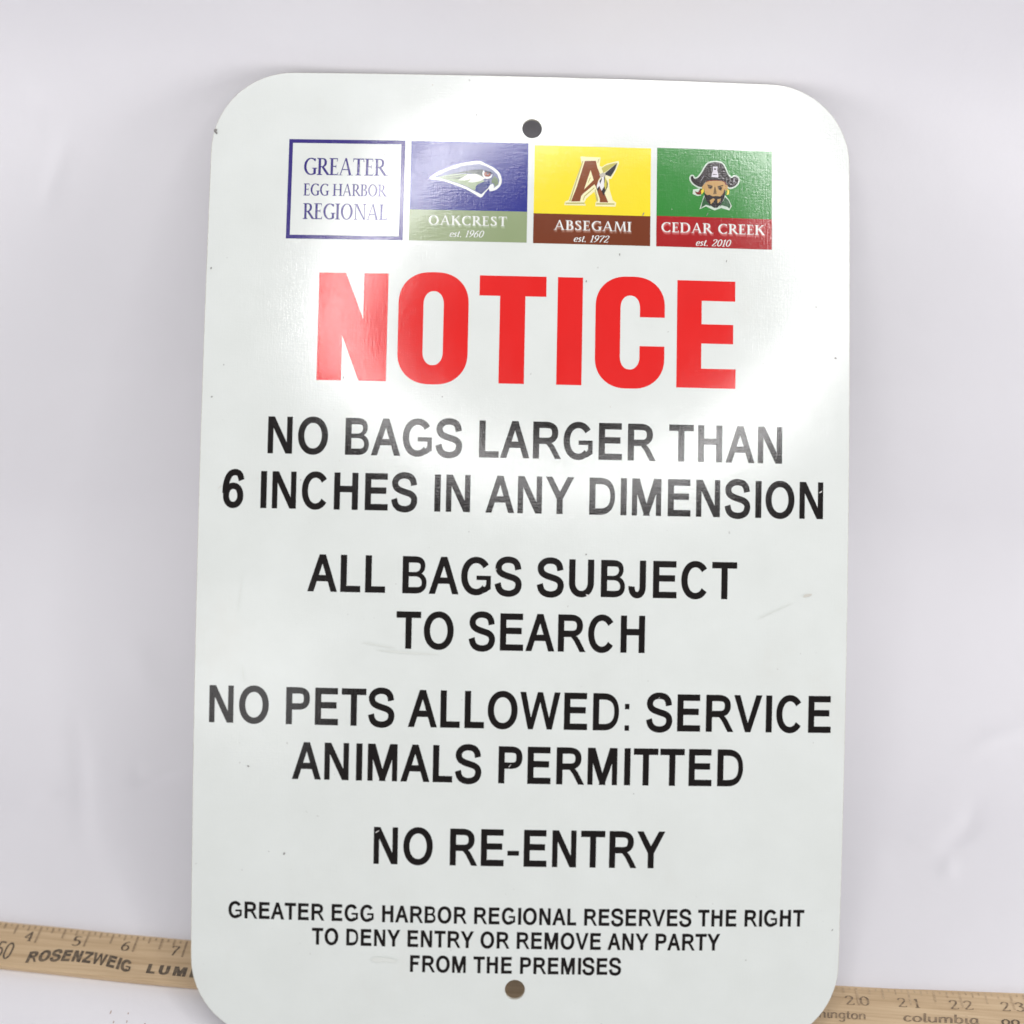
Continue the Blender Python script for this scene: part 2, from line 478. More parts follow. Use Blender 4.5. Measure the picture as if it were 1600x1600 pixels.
def small_grotesque(c):
    return grotesque(c, 318, 276)


def slab(c):
    return grotesque(c, 400, 330)


# ------------------------------------------------------------------ letter shapes: pen-drawn figures and small letters
PEN = {
    '0': (560, [[(280, 965), (120, 800), (90, 500), (120, 200), (280, 35), (440, 200), (470, 500), (440, 800), (280, 965)]]),
    '1': (400, [[(110, 800), (220, 960), (220, 20)], [(90, 20), (350, 20)]]),
    '2': (560, [[(90, 740), (140, 900), (280, 965), (420, 890), (440, 720), (360, 500), (90, 40)], [(90, 40), (480, 40), (500, 160)]]),
    '3': (540, [[(90, 800), (180, 940), (320, 950), (410, 840), (390, 660), (240, 540)], [(240, 540), (400, 470), (450, 280), (370, 90), (220, 30), (70, 130)]]),
    '4': (580, [[(400, 20), (400, 960), (60, 300), (540, 300)], [(270, 20), (520, 20)]]),
    '5': (540, [[(470, 940), (170, 940), (120, 560), (260, 610), (400, 530), (450, 330), (380, 110), (220, 30), (70, 110)]]),
    '6': (560, [[(450, 950), (260, 820), (120, 560), (90, 300), (160, 80), (280, 35), (420, 120), (470, 310), (400, 500), (270, 560), (130, 450)]]),
    '7': (540, [[(70, 800), (90, 930), (500, 930), (300, 480), (200, 20)]]),
    '9': (560, [[(110, 40), (300, 180), (440, 440), (470, 690), (400, 910), (280, 965), (140, 880), (90, 690), (160, 500), (290, 430), (430, 540)]]),
    'e': (440, [[(90, 330), (370, 360), (360, 540), (240, 610), (110, 510), (80, 280), (150, 70), (270, 40), (390, 140)]]),
    's': (380, [[(310, 520), (220, 610), (110, 540), (130, 420), (270, 270), (290, 130), (180, 35), (60, 110)]]),
    't': (330, [[(170, 820), (150, 180), (210, 40), (300, 90)], [(50, 580), (290, 590)]]),
    '.': (300, [[(90, 60), (210, 60)], [(150, 0), (150, 120)]]),
    'i': (240, [[(110, 600), (110, 130), (170, 30), (230, 80)], [(110, 820), (115, 850)]]),
    'n': (520, [[(90, 610), (90, 20)], [(90, 400), (200, 580), (330, 590), (400, 470), (400, 20)]]),
    'g': (500, [[(400, 520), (280, 610), (140, 540), (90, 330), (150, 110), (270, 50), (400, 170)], [(410, 600), (410, -120), (320, -270), (180, -270), (90, -170)]]),
    'o': (520, [[(260, 610), (120, 510), (80, 320), (130, 110), (260, 35), (390, 110), (440, 320), (390, 520), (260, 610)]]),
    'c': (440, [[(380, 500), (260, 610), (130, 530), (80, 320), (130, 110), (250, 35), (390, 140)]]),
    'l': (240, [[(110, 950), (110, 130), (170, 30), (230, 90)]]),
    'u': (520, [[(90, 610), (90, 200), (170, 50), (290, 50), (400, 200)], [(410, 610), (410, 20)]]),
    'm': (760, [[(90, 610), (90, 20)], [(90, 400), (190, 580), (310, 590), (370, 460), (370, 20)], [(370, 400), (480, 580), (590, 590), (650, 460), (650, 20)]]),
    'b': (520, [[(100, 950), (100, 40)], [(100, 450), (240, 610), (380, 530), (430, 320), (380, 110), (250, 35), (100, 150)]]),
    'a': (500, [[(390, 480), (280, 610), (150, 550), (85, 330), (130, 100), (240, 40), (380, 180)], [(400, 610), (400, 120), (450, 30), (500, 80)]]),
    'h': (520, [[(90, 950), (90, 20)], [(90, 400), (200, 580), (330, 590), (400, 470), (400, 20)]]),
    'w': (700, [[(60, 610), (200, 40), (340, 560), (480, 40), (620, 610)]]),
    ' ': (300, []),
}
CORNER = set('147w')


def penned(c, sx=105, sy=55, slant=0.0):
    adv, strokes = PEN[c]
    P = []
    for s_ in strokes:
        line = []
        src = s_
        if c in CORNER or len(s_) == 2:
            for a, b_ in zip(s_[:-1], s_[1:]):
                line.append([a, b_])
        elif c == '2' or c == '5':
            line.append(catmull(src, 6) if len(src) > 3 else src)
        else:
            line.append(catmull(src, 6))
        for l in line:
            P += pen([(x + slant * y, y) for x, y in l], sx, sy)
    return adv, P, []


def italic(c): return penned(c, 120, 62, 0.26)
def digit(c): return penned(c, 115, 60, 0.0)
def script(c): return penned(c, 125, 90, 0.12)
def fifty(c): return penned(c, 110, 100, 0.0)


_glyphs = {}


def glyph(font, c):
    k = (font.__name__, c)
    if k not in _glyphs:
        adv, pos, neg = font(c)
        _glyphs[k] = (adv, *(fill(pos, neg, 1e-3) if pos else ([], [])))
    return _glyphs[k]


def set_text(text, font, u0, u1, base, cap, capunits, track=0.0):
    """Lay out one line between u0 and u1 with its baseline at v=base; returns verts (u,v) and faces."""
    V, F = [], []
    x = 0
    for c in text:
        adv, gv, gf = glyph(font, c)
        k = len(V)
        V += [(x + p[0], p[1]) for p in gv]
        F += [tuple(i + k for i in f) for f in gf]
        x += adv + track
    xs = [p[0] for p in V]
    a, b_ = min(xs), max(xs)
    sx = (u1 - u0) / (b_ - a)
    sy = cap / capunits
    return [(u0 + (p[0] - a) * sx, base - p[1] * sy) for p in V], F


# ------------------------------------------------------------------ objects
def finish(name, V, F, mats, parent=None, mi=None, smooth=False):
    me = bpy.data.meshes.new(name)
    me.from_pydata([tuple(v) for v in V], [], F)
    for mt in (mats if isinstance(mats, (list, tuple)) else [mats]):
        me.materials.append(mt)
    if mi:
        me.polygons.foreach_set('material_index', mi)
    if smooth:
        me.polygons.foreach_set('use_smooth', [True] * len(me.polygons))
    me.update()
    o = bpy.data.objects.new(name, me)
    COL.objects.link(o)
    if parent:
        o.parent = parent
    return o


def tag(o, label, cat=None, group=None, kind=None):
    if label: o['label'] = label
    if cat: o['category'] = cat
    if group: o['group'] = group
    if kind: o['kind'] = kind
    return o


# ---- backdrop: one sheet of white paper, table part, cove and upright part
YW, RC = 10.52, 5.0
Y0 = YW - RC
SEND = Y0 + RC * math.pi / 2
CREASES = [
    ([(-9.46, 22.33), (-9.52, 21.41)], 0.035, 0.10), ([(-8.94, 21.53), (-9.4, 20.7), (-9.86, 19.85)], 0.045, 0.12),
    ([(-10.51, 7.66), (-9.96, 6.18), (-9.28, 4.41)], -0.05, 0.16), ([(-8.72, 6.32), (-8.54, 5.98), (-8.2, 6.1), (-7.71, 6.36)], -0.05, 0.11),
    ([(10.58, 7.26), (11.29, 7.62), (12.49, 7.96)], 0.06, 0.16), ([(10.44, 5.99), (9.95, 5.2), (9.15, 4.59)], -0.05, 0.15),
    ([(9.3, 4.39), (9.03, 3.88)], 0.04, 0.12), ([(-9.64, 9.74), (-8.67, 8.13)], 0.04, 0.28), ([(-10.66, 5.42), (-10.21, 5.63)], 0.035, 0.10),
    ([(8.4, 5.0), (9.0, 4.7), (9.6, 4.75)], 0.03, 0.15),
]
xs = np.concatenate([np.linspace(-40, -14, 40)[:-1], np.linspace(-14, 14, 300), np.linspace(14, 40, 40)[1:]])
ss = np.concatenate([np.linspace(-40, -4, 50)[:-1], np.linspace(-4, 27.5, 340)])
XX, SS = np.meshgrid(xs, ss)
al = np.clip((SS - Y0) / RC, 0, math.pi / 2)
PY = np.where(SS < Y0, SS, Y0 + RC * np.sin(al))
PZ = np.where(SS < Y0, 0.0, RC * (1 - np.cos(al))) + np.where(SS > SEND, SS - SEND, 0)
NY, NZ = -np.sin(al), np.cos(al)
lift = np.clip((SS - 2.6) / 2.0, 0, 1)                      # the paper lies flat where the yardstick and sign stand
# forward curl added near the upper edge so the sheet's top turns darker
curl = np.clip((SS - 21.1) / 5.3, 0, 0.85)
top = SS > 21.1
PY = np.where(top, YW - 5.3 * (1 - np.cos(curl)), PY)
PZ = np.where(top, RC + (21.1 - SEND) + 5.3 * np.sin(curl), PZ)
NY = np.where(top, -np.cos(curl), NY)
NZ = np.where(top, -np.sin(curl), NZ)
D = 0.05 * lift * (np.sin(XX * 0.55 + SS * 0.23) * np.sin(SS * 0.37 + 1.3) + 0.5 * np.sin(XX * 0.93 - SS * 0.41 + 0.7))
D -= 0.16 * lift * np.clip((SS - SEND) / 3, 0, 1)            # upright part stands just behind the sign's top edge
for pts, h_, w_ in CREASES:
    best = np.full(XX.shape, 1e9)
    tap = np.zeros(XX.shape)
    L = sum(math.dist(a, b_) for a, b_ in zip(pts[:-1], pts[1:]))
    acc = 0
    for a, b_ in zip(pts[:-1], pts[1:]):
        dx, dy = b_[0] - a[0], b_[1] - a[1]
        l2 = dx * dx + dy * dy
        t = np.clip(((XX - a[0]) * dx + (SS - a[1]) * dy) / l2, 0, 1)
        d = np.hypot(XX - a[0] - t * dx, SS - a[1] - t * dy)
        pos = (acc + t * math.sqrt(l2)) / L
        tap = np.where(d < best, pos, tap)
        best = np.minimum(best, d)
        acc += math.sqrt(l2)
    D += h_ * 0.95 * np.exp(-(best / (1.3 * w_)) ** 2) * np.sin(np.pi * np.clip(0.08 + 0.84 * tap, 0, 1))
PY = PY + NY * D
PZ = PZ + NZ * D
co = np.stack([XX, PY, PZ], -1).reshape(-1, 3) * IN
nx_, ns_ = len(xs), len(ss)
ii = np.arange((ns_ - 1) * (nx_ - 1))
r_, c_ = ii // (nx_ - 1), ii % (nx_ - 1)
q0 = r_ * nx_ + c_
faces = np.stack([q0, q0 + 1, q0 + nx_ + 1, q0 + nx_], -1)
backdrop = finish('backdrop', co.tolist(), faces.tolist(), M_paper, smooth=True)
tag(backdrop, 'creased white paper sweep under and behind the sign', None, None, 'structure')

# ---- sign
SIGN_U = (-0.000103, -0.000734, -0.003847, -0.000046, -0.001575, -0.029844, -0.152311, -0.011312, -0.000066, -0.151967)
SIGN_V = (0.000208, -0.003914, -0.044115, -0.152522, -0.000739, -0.007227, 0.000058, -0.014691, -0.152186, 0.000078)


def bow(u, v):
    """The sheet is very slightly barrel shaped: its long edges swell outward."""
    x, y = (u - 6) / 9, (v - 8) / 9
    du = dv = 0.0
    k = 0
    for i in range(4):
        for j in range(4 - i):
            t = x ** i * y ** j
            du += SIGN_U[k] * t
            dv += SIGN_V[k] * t
            k += 1
    return u + du, v + dv


VB = 17.0
VT = -1.012
sign = bpy.data.objects.new('notice_sign', None)
COL.objects.link(sign)
sm = Matrix((SX, SY, SZ)).transposed().to_4x4()
sm.translation = S0 - SY * (VB * S)
sign.matrix_world = sm
tag(sign, 'white metal notice sign with rounded corners leaning back against the white paper', 'sign')


def sl(u, v, z=0.0):
    u, v = bow(u, v)
    return ((u - 6) * S, (VB - v) * S, z)


def rounded(x0, y0, x1, y1, r, n=16, step=0.3):
    out = []
    for cx, cy, a0 in ((x1 - r, y0 + r, -90), (x1 - r, y1 - r, 0), (x0 + r, y1 - r, 90), (x0 + r, y0 + r, 180)):
        out += arc_pts(cx, cy, r, r, a0, a0 + 90, n)
    full = []
    for a, b_ in zip(out, out[1:] + out[:1]):
        k = max(1, int(math.dist(a, b_) / step))
        full += [(a[0] + (b_[0] - a[0]) * i / k, a[1] + (b_[1] - a[1]) * i / k) for i in range(k)]
    return full


random.seed(4)
THK = 0.064 * IN
ch = 0.010


def sheet():
    fr = rounded(0 + ch, VT + ch, 12 - ch, VB - ch, 1.5 - ch)
    ed = rounded(0, VT, 12, VB, 1.5)
    n = len(fr)
    hr = 0.186
    holes = [ell(6.0, 0.0, hr, hr, 40), ell(5.99, 15.962, hr, hr, 40)]
    grid = []
    V2, T = fill([fr] , holes)
    V = [sl(u, v, 0) for u, v in V2]
    F = [tuple(t) for t in T]
    mi = [0] * len(F)

    def strip(A, za, B, zb, m_, flip=False):
        k = len(V)
        for p in A: V.append(sl(p[0], p[1], za))
        for p in B: V.append(sl(p[0], p[1], zb))
        q = len(A)
        for i in range(q):
            j = (i + 1) % q
            f = (k + i, k + j, k + q + j, k + q + i)
            F.append(f[::-1] if flip else f)
            mi.append(m_)
    strip(fr, 0, ed, -ch * S, 1)
    strip(ed, -ch * S, ed, -THK, 1)
    for h_ in holes:
        strip(h_, 0, h_, -THK, 1, True)
    V2, T = fill([ed], holes)
    k = len(V)
    V += [sl(u, v, -THK) for u, v in V2]
    F += [tuple(i + k for i in t)[::-1] for t in T]
    mi += [2] * len(T)
    return finish('metal_sheet', V, F, [M_white, M_edge, M_back], sign, mi)


sheet()
LAYER = 4.0e-5


def art(name, V, F, mats, parent=sign, layer=1, mi=None, label=None):
    # front faces must look along +z
    o = finish(name, [sl(u, v, layer * LAYER) for u, v in V], F, mats, parent, mi)
    if label: o['label'] = label
    return o


def line(name, text, font, u0, u1, base, cap, units, mat, layer=1, parent=sign, track=0.0, label=None):
    V, F = set_text(text, font, u0, u1, base, cap, units, track)
    return art(name, V, F, mat, parent, layer, label=label)


BLACK = ink(14, 6, 5)
for text, u0, u1, base in (("NO BAGS LARGER THAN", 1.250, 10.735, 6.183), ("6 INCHES IN ANY DIMENSION", 0.436, 11.516, 7.192),
                           ("ALL BAGS SUBJECT", 2.045, 9.927, 8.698), ("TO SEARCH", 3.693, 8.244, 9.709),
                           ("NO PETS ALLOWED: SERVICE", 0.284, 11.728, 11.137), ("ANIMALS PERMITTED", 1.831, 10.106, 12.139),
                           ("NO RE-ENTRY", 3.353, 8.696, 13.666)):
    line('rule_lettering', text, grotesque, u0, u1, base, 0.682, 1466, BLACK, label='black capitals reading ' + text)
for text, u0, u1, base in (("GREATER EGG HARBOR REGIONAL RESERVES THE RIGHT", 0.694, 11.322, 14.745),
                           ("TO DENY ENTRY OR REMOVE ANY PARTY", 2.242, 9.762, 15.196), ("FROM THE PREMISES", 4.055, 7.940, 15.663)):
    line('footer_lettering', text, small_grotesque, u0, u1, base, 0.315, 1466, BLACK, label='small black line of capitals near the lower hole')


# the red heading, traced in units where the letters are 677 high
def heading():
    P, Ng = [], []
    H = 677

    def rr(x0, y0, x1, y1, rx, ry, n=14):
        o = []
        for cx, cy, a in ((x1 - rx, y0 + ry, -90), (x1 - rx, y1 - ry, 0), (x0 + rx, y1 - ry, 90), (x0 + rx, y0 + ry, 180)):
            o += arc_pts(cx, cy, rx, ry, a, a + 90, n, 2.15)
        return o
    P += [rect(0, 0, 153, H), rect(281, 0, 433, H), [(0, H), (168, H), (433, 0), (262, 0)]]
    x = 500
    P.append(rr(x, -14, x + 437, H + 14, 200, 195)); Ng.append(rr(x + 156, 106, x + 282, H - 106, 62, 84))
    x = 1003
    P += [rect(x, H - 127, x + 417, H), rect(x + 129, 0, x + 287, H)]
    x = 1491
    P.append(rect(x, 0, x + 157, H))
    x = 1729
    P.append(rr(x, -14, x + 434, H + 14, 195, 190)); Ng += [rr(x + 156, 106, x + 278, H - 106, 60, 80), rect(x + 278, 254, x + 460, 436), rect(x + 200, 254, x + 290, 436)]
    x = 2240
    P += [rect(x, 0, x + 155, H), rect(x, 0, x + 372, 122), rect(x, 280, x + 355, 402), rect(x, H - 127, x + 366, H)]
    V, F = fill(P, Ng, 1e-3)
    w = 2240 + 372
    return [(2.116 + p[0] / w * (9.85 - 2.116), 4.814 - p[1] / H * 2.005) for p in V], F


V, F = heading()
art('heading_lettering', V, F, ink(233, 31, 29), label='large red heading reading NOTICE')

# ---- the four emblem panels
PAN = [(1.468, 0.283, 3.640, 2.178), (3.754, 0.285, 5.937, 2.176), (6.056, 0.318, 8.232, 2.182), (8.346, 0.302, 10.516, 2.183)]


def quad(u0, v0, u1, v1, n=6):
    V, F = [], []
    for j in range(2):
        for i in range(n + 1):
            V.append((u0 + (u1 - u0) * i / n, v1 if j == 0 else v0))
    for i in range(n):
        F.append((i, i + 1, n + 2 + i, n + 1 + i))
    return V, F


NAVY = ink(58, 46, 128)
# first panel: outlined box with the district's name
u0, v0, u1, v1 = PAN[0]
V, F = quad(u0 + .06, v0 + .06, u1 - .06, v1 - .06)
box = art('emblem_panel', V, F, M_white, layer=1, label='white panel with a dark violet outline and three lines of serif capitals')
t_ = 0.072
V, F = fill([rect(u0, v0, u1, v1)], [rect(u0 + t_, v0 + t_, u1 - t_, v1 - t_)])
F = [f[::-1] for f in F]
art('border', V, F, NAVY, box, 2)
line('lettering', "GREATER", serif, 1.762, 3.335, 0.965, 0.325, 1000, NAVY, 2, box)
line('lettering', "EGG HARBOR", serif, 1.766, 3.332, 1.359, 0.228, 1000, NAVY, 2, box)
line('lettering', "REGIONAL", serif, 1.770, 3.345, 1.806, 0.300, 1000, NAVY, 2, box)

WHITE = ink(240, 242, 238)


def emblem(parent, layers, conv, lay0=3):
    """Printed emblem: filled outlines one above the other, in drawing units mapped by conv."""
    V, F, mi, mats = [], [], [], []
    for k, (rgb, pos, neg) in enumerate(layers):
        mt = ink(*rgb)
        if mt not in mats: mats.append(mt)
        v2, f2 = fill([[conv(*p) for p in q] for q in pos], [[conv(*p) for p in q] for q in neg], 1e-5)
        n = len(V)
        V += [sl(u, v, (lay0 + 0.5 * k) * LAYER) for u, v in v2]
        F += [tuple(i + n for i in t)[::-1] for t in f2]
        mi += [mats.index(mt)] * len(f2)
    return finish('emblem', V, F, mats, parent, mi)


def closed(pts, n=5):
    k = len(pts)
    out = []
    for i in range(k):
        a, b_, c, d = pts[i - 1], pts[i], pts[(i + 1) % k], pts[(i + 2) % k]
        for q in range(n):
            t = q / n
            out.append(tuple(0.5*((2*b_[j]) + (-a[j]+c[j])*t + (2*a[j]-5*b_[j]+4*c[j]-d[j])*t*t + (-a[j]+3*b_[j]-3*c[j]+d[j])*t**3) for j in (0, 1)))
    return out


def panel(k, top, band, split, name, nu0, nu1, nbase, ncap, date, du0, du1, dbase, shade, label):
    u0, v0, u1, v1 = PAN[k]
    V, F = quad(u0, v0, u1, v1)
    o = art('emblem_panel', V, F, ink(*top), layer=1, label=label)
    V, F = quad(u0, split, u1, v1)
    art('name_band', V, F, ink(*band), o, 2)
    # drop shade printed under the name, then the name
    for i, f in ((3, 1.0), (2, 0.66), (1, 0.33)):
        c = tuple(int(b_ + (w - b_) * s_) for b_, w, s_ in zip(band, shade, (0.30 + 0.2 * (3 - i),) * 3))
        line('lettering_shade', name, serif, nu0 + 0.004 * i, nu1 + 0.004 * i, nbase + 0.016 * i, ncap, 1000, ink(*c), 3 + (3 - i) * 0.5, o, 60)
    line('lettering', name, serif, nu0, nu1, nbase, ncap, 1000, WHITE, 5, o, 60)
    line('date_lettering', date, italic, du0, du1, dbase, 0.128, 965, WHITE, 5, o, 0)
    return o


p2 = panel(1, (38, 45, 140), (150, 166, 124), 1.592, "OAKCREST", 4.114, 5.565, 1.874, 0.178, "est. 1960", 4.508, 5.15, 2.100, (205, 215, 190),
           'blue panel over a sage green band with a bird of prey emblem')
p3 = panel(2, (250, 228, 48), (120, 56, 28), 1.617, "ABSEGAMI", 6.431, 7.880, 1.918, 0.180, "est. 1972", 6.812, 7.475, 2.140, (225, 195, 185),
           'yellow panel over a brown band with a feathered letter A emblem')
p4 = panel(3, (52, 138, 56), (172, 28, 32), 1.605, "CEDAR CREEK", 8.440, 10.390, 1.908, 0.185, "est. 2010", 9.087, 9.75, 2.152, (240, 190, 185),
           'green panel over a red band with a bearded seafarer emblem')


def bird_units(x, y):
    left = 25 - 36 * y / 1310
    return 3.754 + (x - left) / 707, 0.285 + (y - x * 0.0243) / 691


emblem(p2, [
    ((236, 240, 236), [closed([(262, 490), (350, 425), (520, 350), (660, 305), (800, 280), (925, 273), (1000, 308), (1110, 362), (1182, 430), (1210, 520), (1196, 592), (1150, 642), (1090, 668), (1050, 668), (1042, 640), (1000, 680), (940, 752), (860, 712), (740, 645), (600, 588), (450, 537), (300, 512)])], []),
    ((118, 124, 160), [[(330, 478), (520, 388), (700, 334), (915, 306), (1010, 340), (1095, 392), (1155, 452), (1180, 530), (1165, 588), (1108, 628), (1105, 590), (1090, 572), (1060, 585), (1020, 640), (942, 712), (860, 672), (740, 608), (600, 556), (480, 520)]], []),
    ((158, 176, 140), [[(350, 484), (560, 446), (760, 440), (900, 470), (985, 540), (890, 600), (850, 660), (740, 600), (600, 550), (480, 515)]], []),
    ((84, 94, 92), [[(480, 452), (620, 428), (800, 392), (960, 382), (990, 440), (960, 482), (880, 446), (760, 430), (600, 440)], [(395, 487), (600, 462), (740, 452), (600, 474)], [(430, 497), (640, 488), (720, 470), (650, 505)]], []),
    ((238, 242, 228), [[(640, 524), (700, 490), (765, 446), (860, 440), (940, 468), (990, 505), (930, 540), (840, 556), (770, 548), (810, 512), (730, 528)]], []),
    ((42, 56, 128), [[(868, 612), (900, 578), (960, 552), (1040, 528), (1062, 582), (1030, 632), (942, 708), (866, 664)]], []),
    ((112, 132, 100), [[(1082, 512), (1120, 470), (1160, 512), (1168, 570), (1120, 618), (1112, 572), (1076, 560)]], []),
    ((236, 236, 236), [closed([(958, 440), (975, 398), (990, 440), (1020, 482), (1065, 470), (1090, 440), (1075, 490), (1020, 512), (975, 492)])], []),
    ((148, 74, 60), [ell(1022, 448, 44, 34, 20)], []),
    ((40, 40, 60), [ell(1026, 440, 15, 13, 14), [(985, 395), (1060, 415), (1110, 452), (1060, 436), (995, 414)]], []),
], bird_units)


def letter_units(x, y):
    px, py = 880 + x / 16, 230 + y / 16
    left = 835.7 - 3.1 * (py - 226.7) / 153.3
    return 6.056 + (px - left) / 83.6, 0.318 + (py - 226.7 - (px - 835.7) * 0.026) / 82.3


emblem(p3, [
    ((250, 244, 196), [[(430, 235), (930, 258), (905, 470), (965, 500), (1080, 420), (1375, 345), (1395, 400), (1310, 600), (1195, 800), (1135, 800), (1150, 1060), (1225, 1330), (1315, 1400), (1295, 1495), (790, 1485), (800, 1395), (845, 1350), (770, 1120), (570, 1290), (520, 1390), (560, 1470), (20, 1455), (40, 1370), (130, 1330), (300, 840), (455, 430)]], []),
    ((196, 190, 120), [[(55, 1392), (520, 1392), (528, 1432), (48, 1432)], [(815, 1402), (1270, 1412), (1276, 1448), (812, 1446)], [(478, 345), (505, 345), (180, 1360), (140, 1360)],
                       [(500, 1340), (478, 1340), (520, 1220), (770, 1010), (780, 1030), (540, 1240)], [(800, 1060), (870, 1330), (850, 1380), (820, 1330), (780, 1080)], [(660, 770), (690, 760), (625, 900), (612, 890)], [(880, 300), (908, 290), (868, 400), (850, 400)]], []),
    ((138, 74, 38), [[(540, 348), (815, 345), (845, 500), (935, 730), (870, 840), (830, 980), (800, 980), (775, 935), (490, 1170), (440, 1230), (415, 1362), (190, 1366), (330, 1010)], [(795, 950), (880, 900), (920, 1010), (1030, 1180), (1115, 1390), (902, 1386), (908, 1310), (850, 1120)]], [[(680, 575), (757, 828), (512, 1070)]]),
    ((200, 190, 92), [[(955, 530), (1060, 462), (1200, 415), (1345, 395), (1180, 525), (1090, 600), (1000, 650)]], []),
    ((52, 50, 56), [[(1030, 660), (1110, 600), (1200, 520), (1352, 395), (1295, 560), (1180, 745), (1085, 705), (1040, 705)]], []),
    ((196, 190, 176), [[(895, 690), (990, 640), (1050, 662), (1052, 720), (935, 775)]], []),
    ((240, 238, 238), [[(942, 800), (880, 850), (832, 970), (838, 1060), (890, 1000), (948, 890)], [(950, 765), (1025, 742), (1022, 1000), (962, 1120), (908, 1000)]], []),
    ((214, 202, 84), [[(1032, 750), (1088, 850), (1096, 960), (1042, 1090), (1012, 960)]], []),
    ((46, 42, 44), [[(838, 1050), (888, 990), (900, 1035), (850, 1125)], [(950, 1105), (1020, 985), (1046, 1090), (1005, 1225)], [(1080, 830), (1106, 920), (1096, 1010), (1040, 1130), (1040, 1090), (1082, 990)], [(900, 860), (952, 780), (962, 800), (918, 930)], [(1010, 760), (1040, 720), (1030, 900), (1018, 900)]], []),
], letter_units)


def head_units(x, y):
    px, py = 1070 + x / 16, 240 + y / 16
    left = 1026.8 - 1.6 * (py - 231.2) / 153.5
    return 8.346 + (px - left) / 82.9, 0.302 + (py - 231.2 - (px - 1026.8) * 0.03) / 81.8


hat = [(150, 590), (195, 575), (235, 640), (330, 612), (420, 500), (520, 330), (600, 255), (760, 222), (900, 245), (980, 330), (1060, 520), (1130, 612), (1180, 612), (1235, 580), (1300, 600), (1340, 670), (1290, 780), (1180, 850), (1090, 850), (1040, 770), (980, 700), (760, 672), (560, 690), (480, 760), (415, 845), (330, 832), (220, 765), (150, 670)]
hatc = closed(hat, 4)
emblem(p4, [
    ((206, 222, 206), pen(hatc + hatc[:1], 70, 70) + [[(470, 1060), (360, 1400), (520, 1330), (640, 1390), (740, 1430), (900, 1370), (1100, 1430), (1165, 1320), (1090, 1160), (1000, 1050)], [(360, 880), (200, 910), (190, 1020), (300, 1070), (400, 1060)]], []),
    ((52, 96, 60), [[(480, 1090), (560, 1230), (640, 1325), (520, 1290), (395, 1370), (430, 1220)], [(1000, 1100), (1075, 1170), (1140, 1310), (1105, 1390), (1050, 1340), (920, 1305), (860, 1335), (950, 1190)]], []),
    ((120, 34, 28), [[(385, 880), (410, 980), (380, 1045), (290, 1030), (240, 950), (320, 980)], [(470, 790), (540, 690), (760, 630), (990, 680), (1060, 800), (1010, 790), (960, 725), (760, 695), (560, 725), (490, 800)]], []),
    ((198, 158, 100), [closed([(478, 800), (560, 712), (760, 690), (960, 715), (1012, 820), (1005, 980), (930, 1180), (850, 1300), (760, 1340), (660, 1300), (560, 1160), (495, 1000)]), [(415, 800), (475, 780), (475, 920), (425, 915)], [(1015, 800), (1075, 795), (1062, 920), (1020, 940)]], []),
    ((238, 214, 70), [[(395, 940), (462, 890), (472, 960), (412, 1040)], [(1060, 900), (1104, 930), (1100, 1020), (1035, 1050)]], []),
    ((44, 36, 38), [hatc, [(478, 985), (545, 1050), (610, 1040), (700, 1085), (770, 1068), (880, 1085), (950, 1010), (985, 900), (1005, 930), (1000, 1020), (975, 1130), (890, 1285), (800, 1365), (720, 1365), (620, 1305), (540, 1205), (486, 1090)]], []),
    ((120, 96, 62), [[(560, 800), (650, 810), (690, 850), (640, 905), (580, 880)], [(810, 840), (870, 830), (930, 860), (900, 940), (840, 920)], [(735, 850), (760, 850), (790, 1020), (700, 1030)]], []),
    ((48, 38, 34), [[(600, 845), (650, 835), (670, 875), (620, 880)], [(840, 870), (890, 850), (920, 880), (880, 925), (850, 905)], [(560, 785), (690, 820), (680, 838), (560, 805)], [(810, 830), (950, 800), (950, 822), (820, 850)]], []),
    ((198, 158, 100), [[(615, 1180), (690, 1135), (745, 1150), (700, 1225), (640, 1280)], [(800, 1160), (892, 1140), (870, 1205), (812, 1260)]], []),
    ((216, 212, 220), [[(695, 335), (810, 335), (806, 440), (830, 520), (835, 610), (655, 600), (675, 500), (700, 440)]], []),
    ((44, 36, 38), [[(720, 380), (780, 385), (770, 420), (725, 415)], [(690, 520), (800, 530), (790, 545), (690, 540)]], []),
    ((150, 144, 152), [[(1200, 700), (1215, 625), (1250, 630), (1235, 720), (1205, 735)], [(385, 690), (470, 560), (478, 575), (400, 700)]], []),
], head_units)

# ---- wear on the sign: nicks, scratches and specks
V, F, mi = [], [], []
wear_m = [sign_coat("scuff_grey", (0.28, 0.27, 0.26)), sign_coat("bare_scratch", (0.80, 0.78, 0.76)), sign_coat("faint_smear", (0.70, 0.68, 0.62)), sign_coat("tape_residue", (0.775, 0.80, 0.76))]
random.seed(11)


def blot(u, v, w, h_, ang, m_, jag=0.35, n=9):
    k = len(V)
    for i in range(n):
        a = 2 * math.pi * i / n
        r = 1 + random.uniform(-jag, jag)
        x, y = math.cos(a) * w * r / 2, math.sin(a) * h_ * r / 2
        V.append((u + x * math.cos(ang) - y * math.sin(ang), v + x * math.sin(ang) + y * math.cos(ang)))
    F.append(tuple(range(k, k + n))[::-1])
    mi.append(m_)


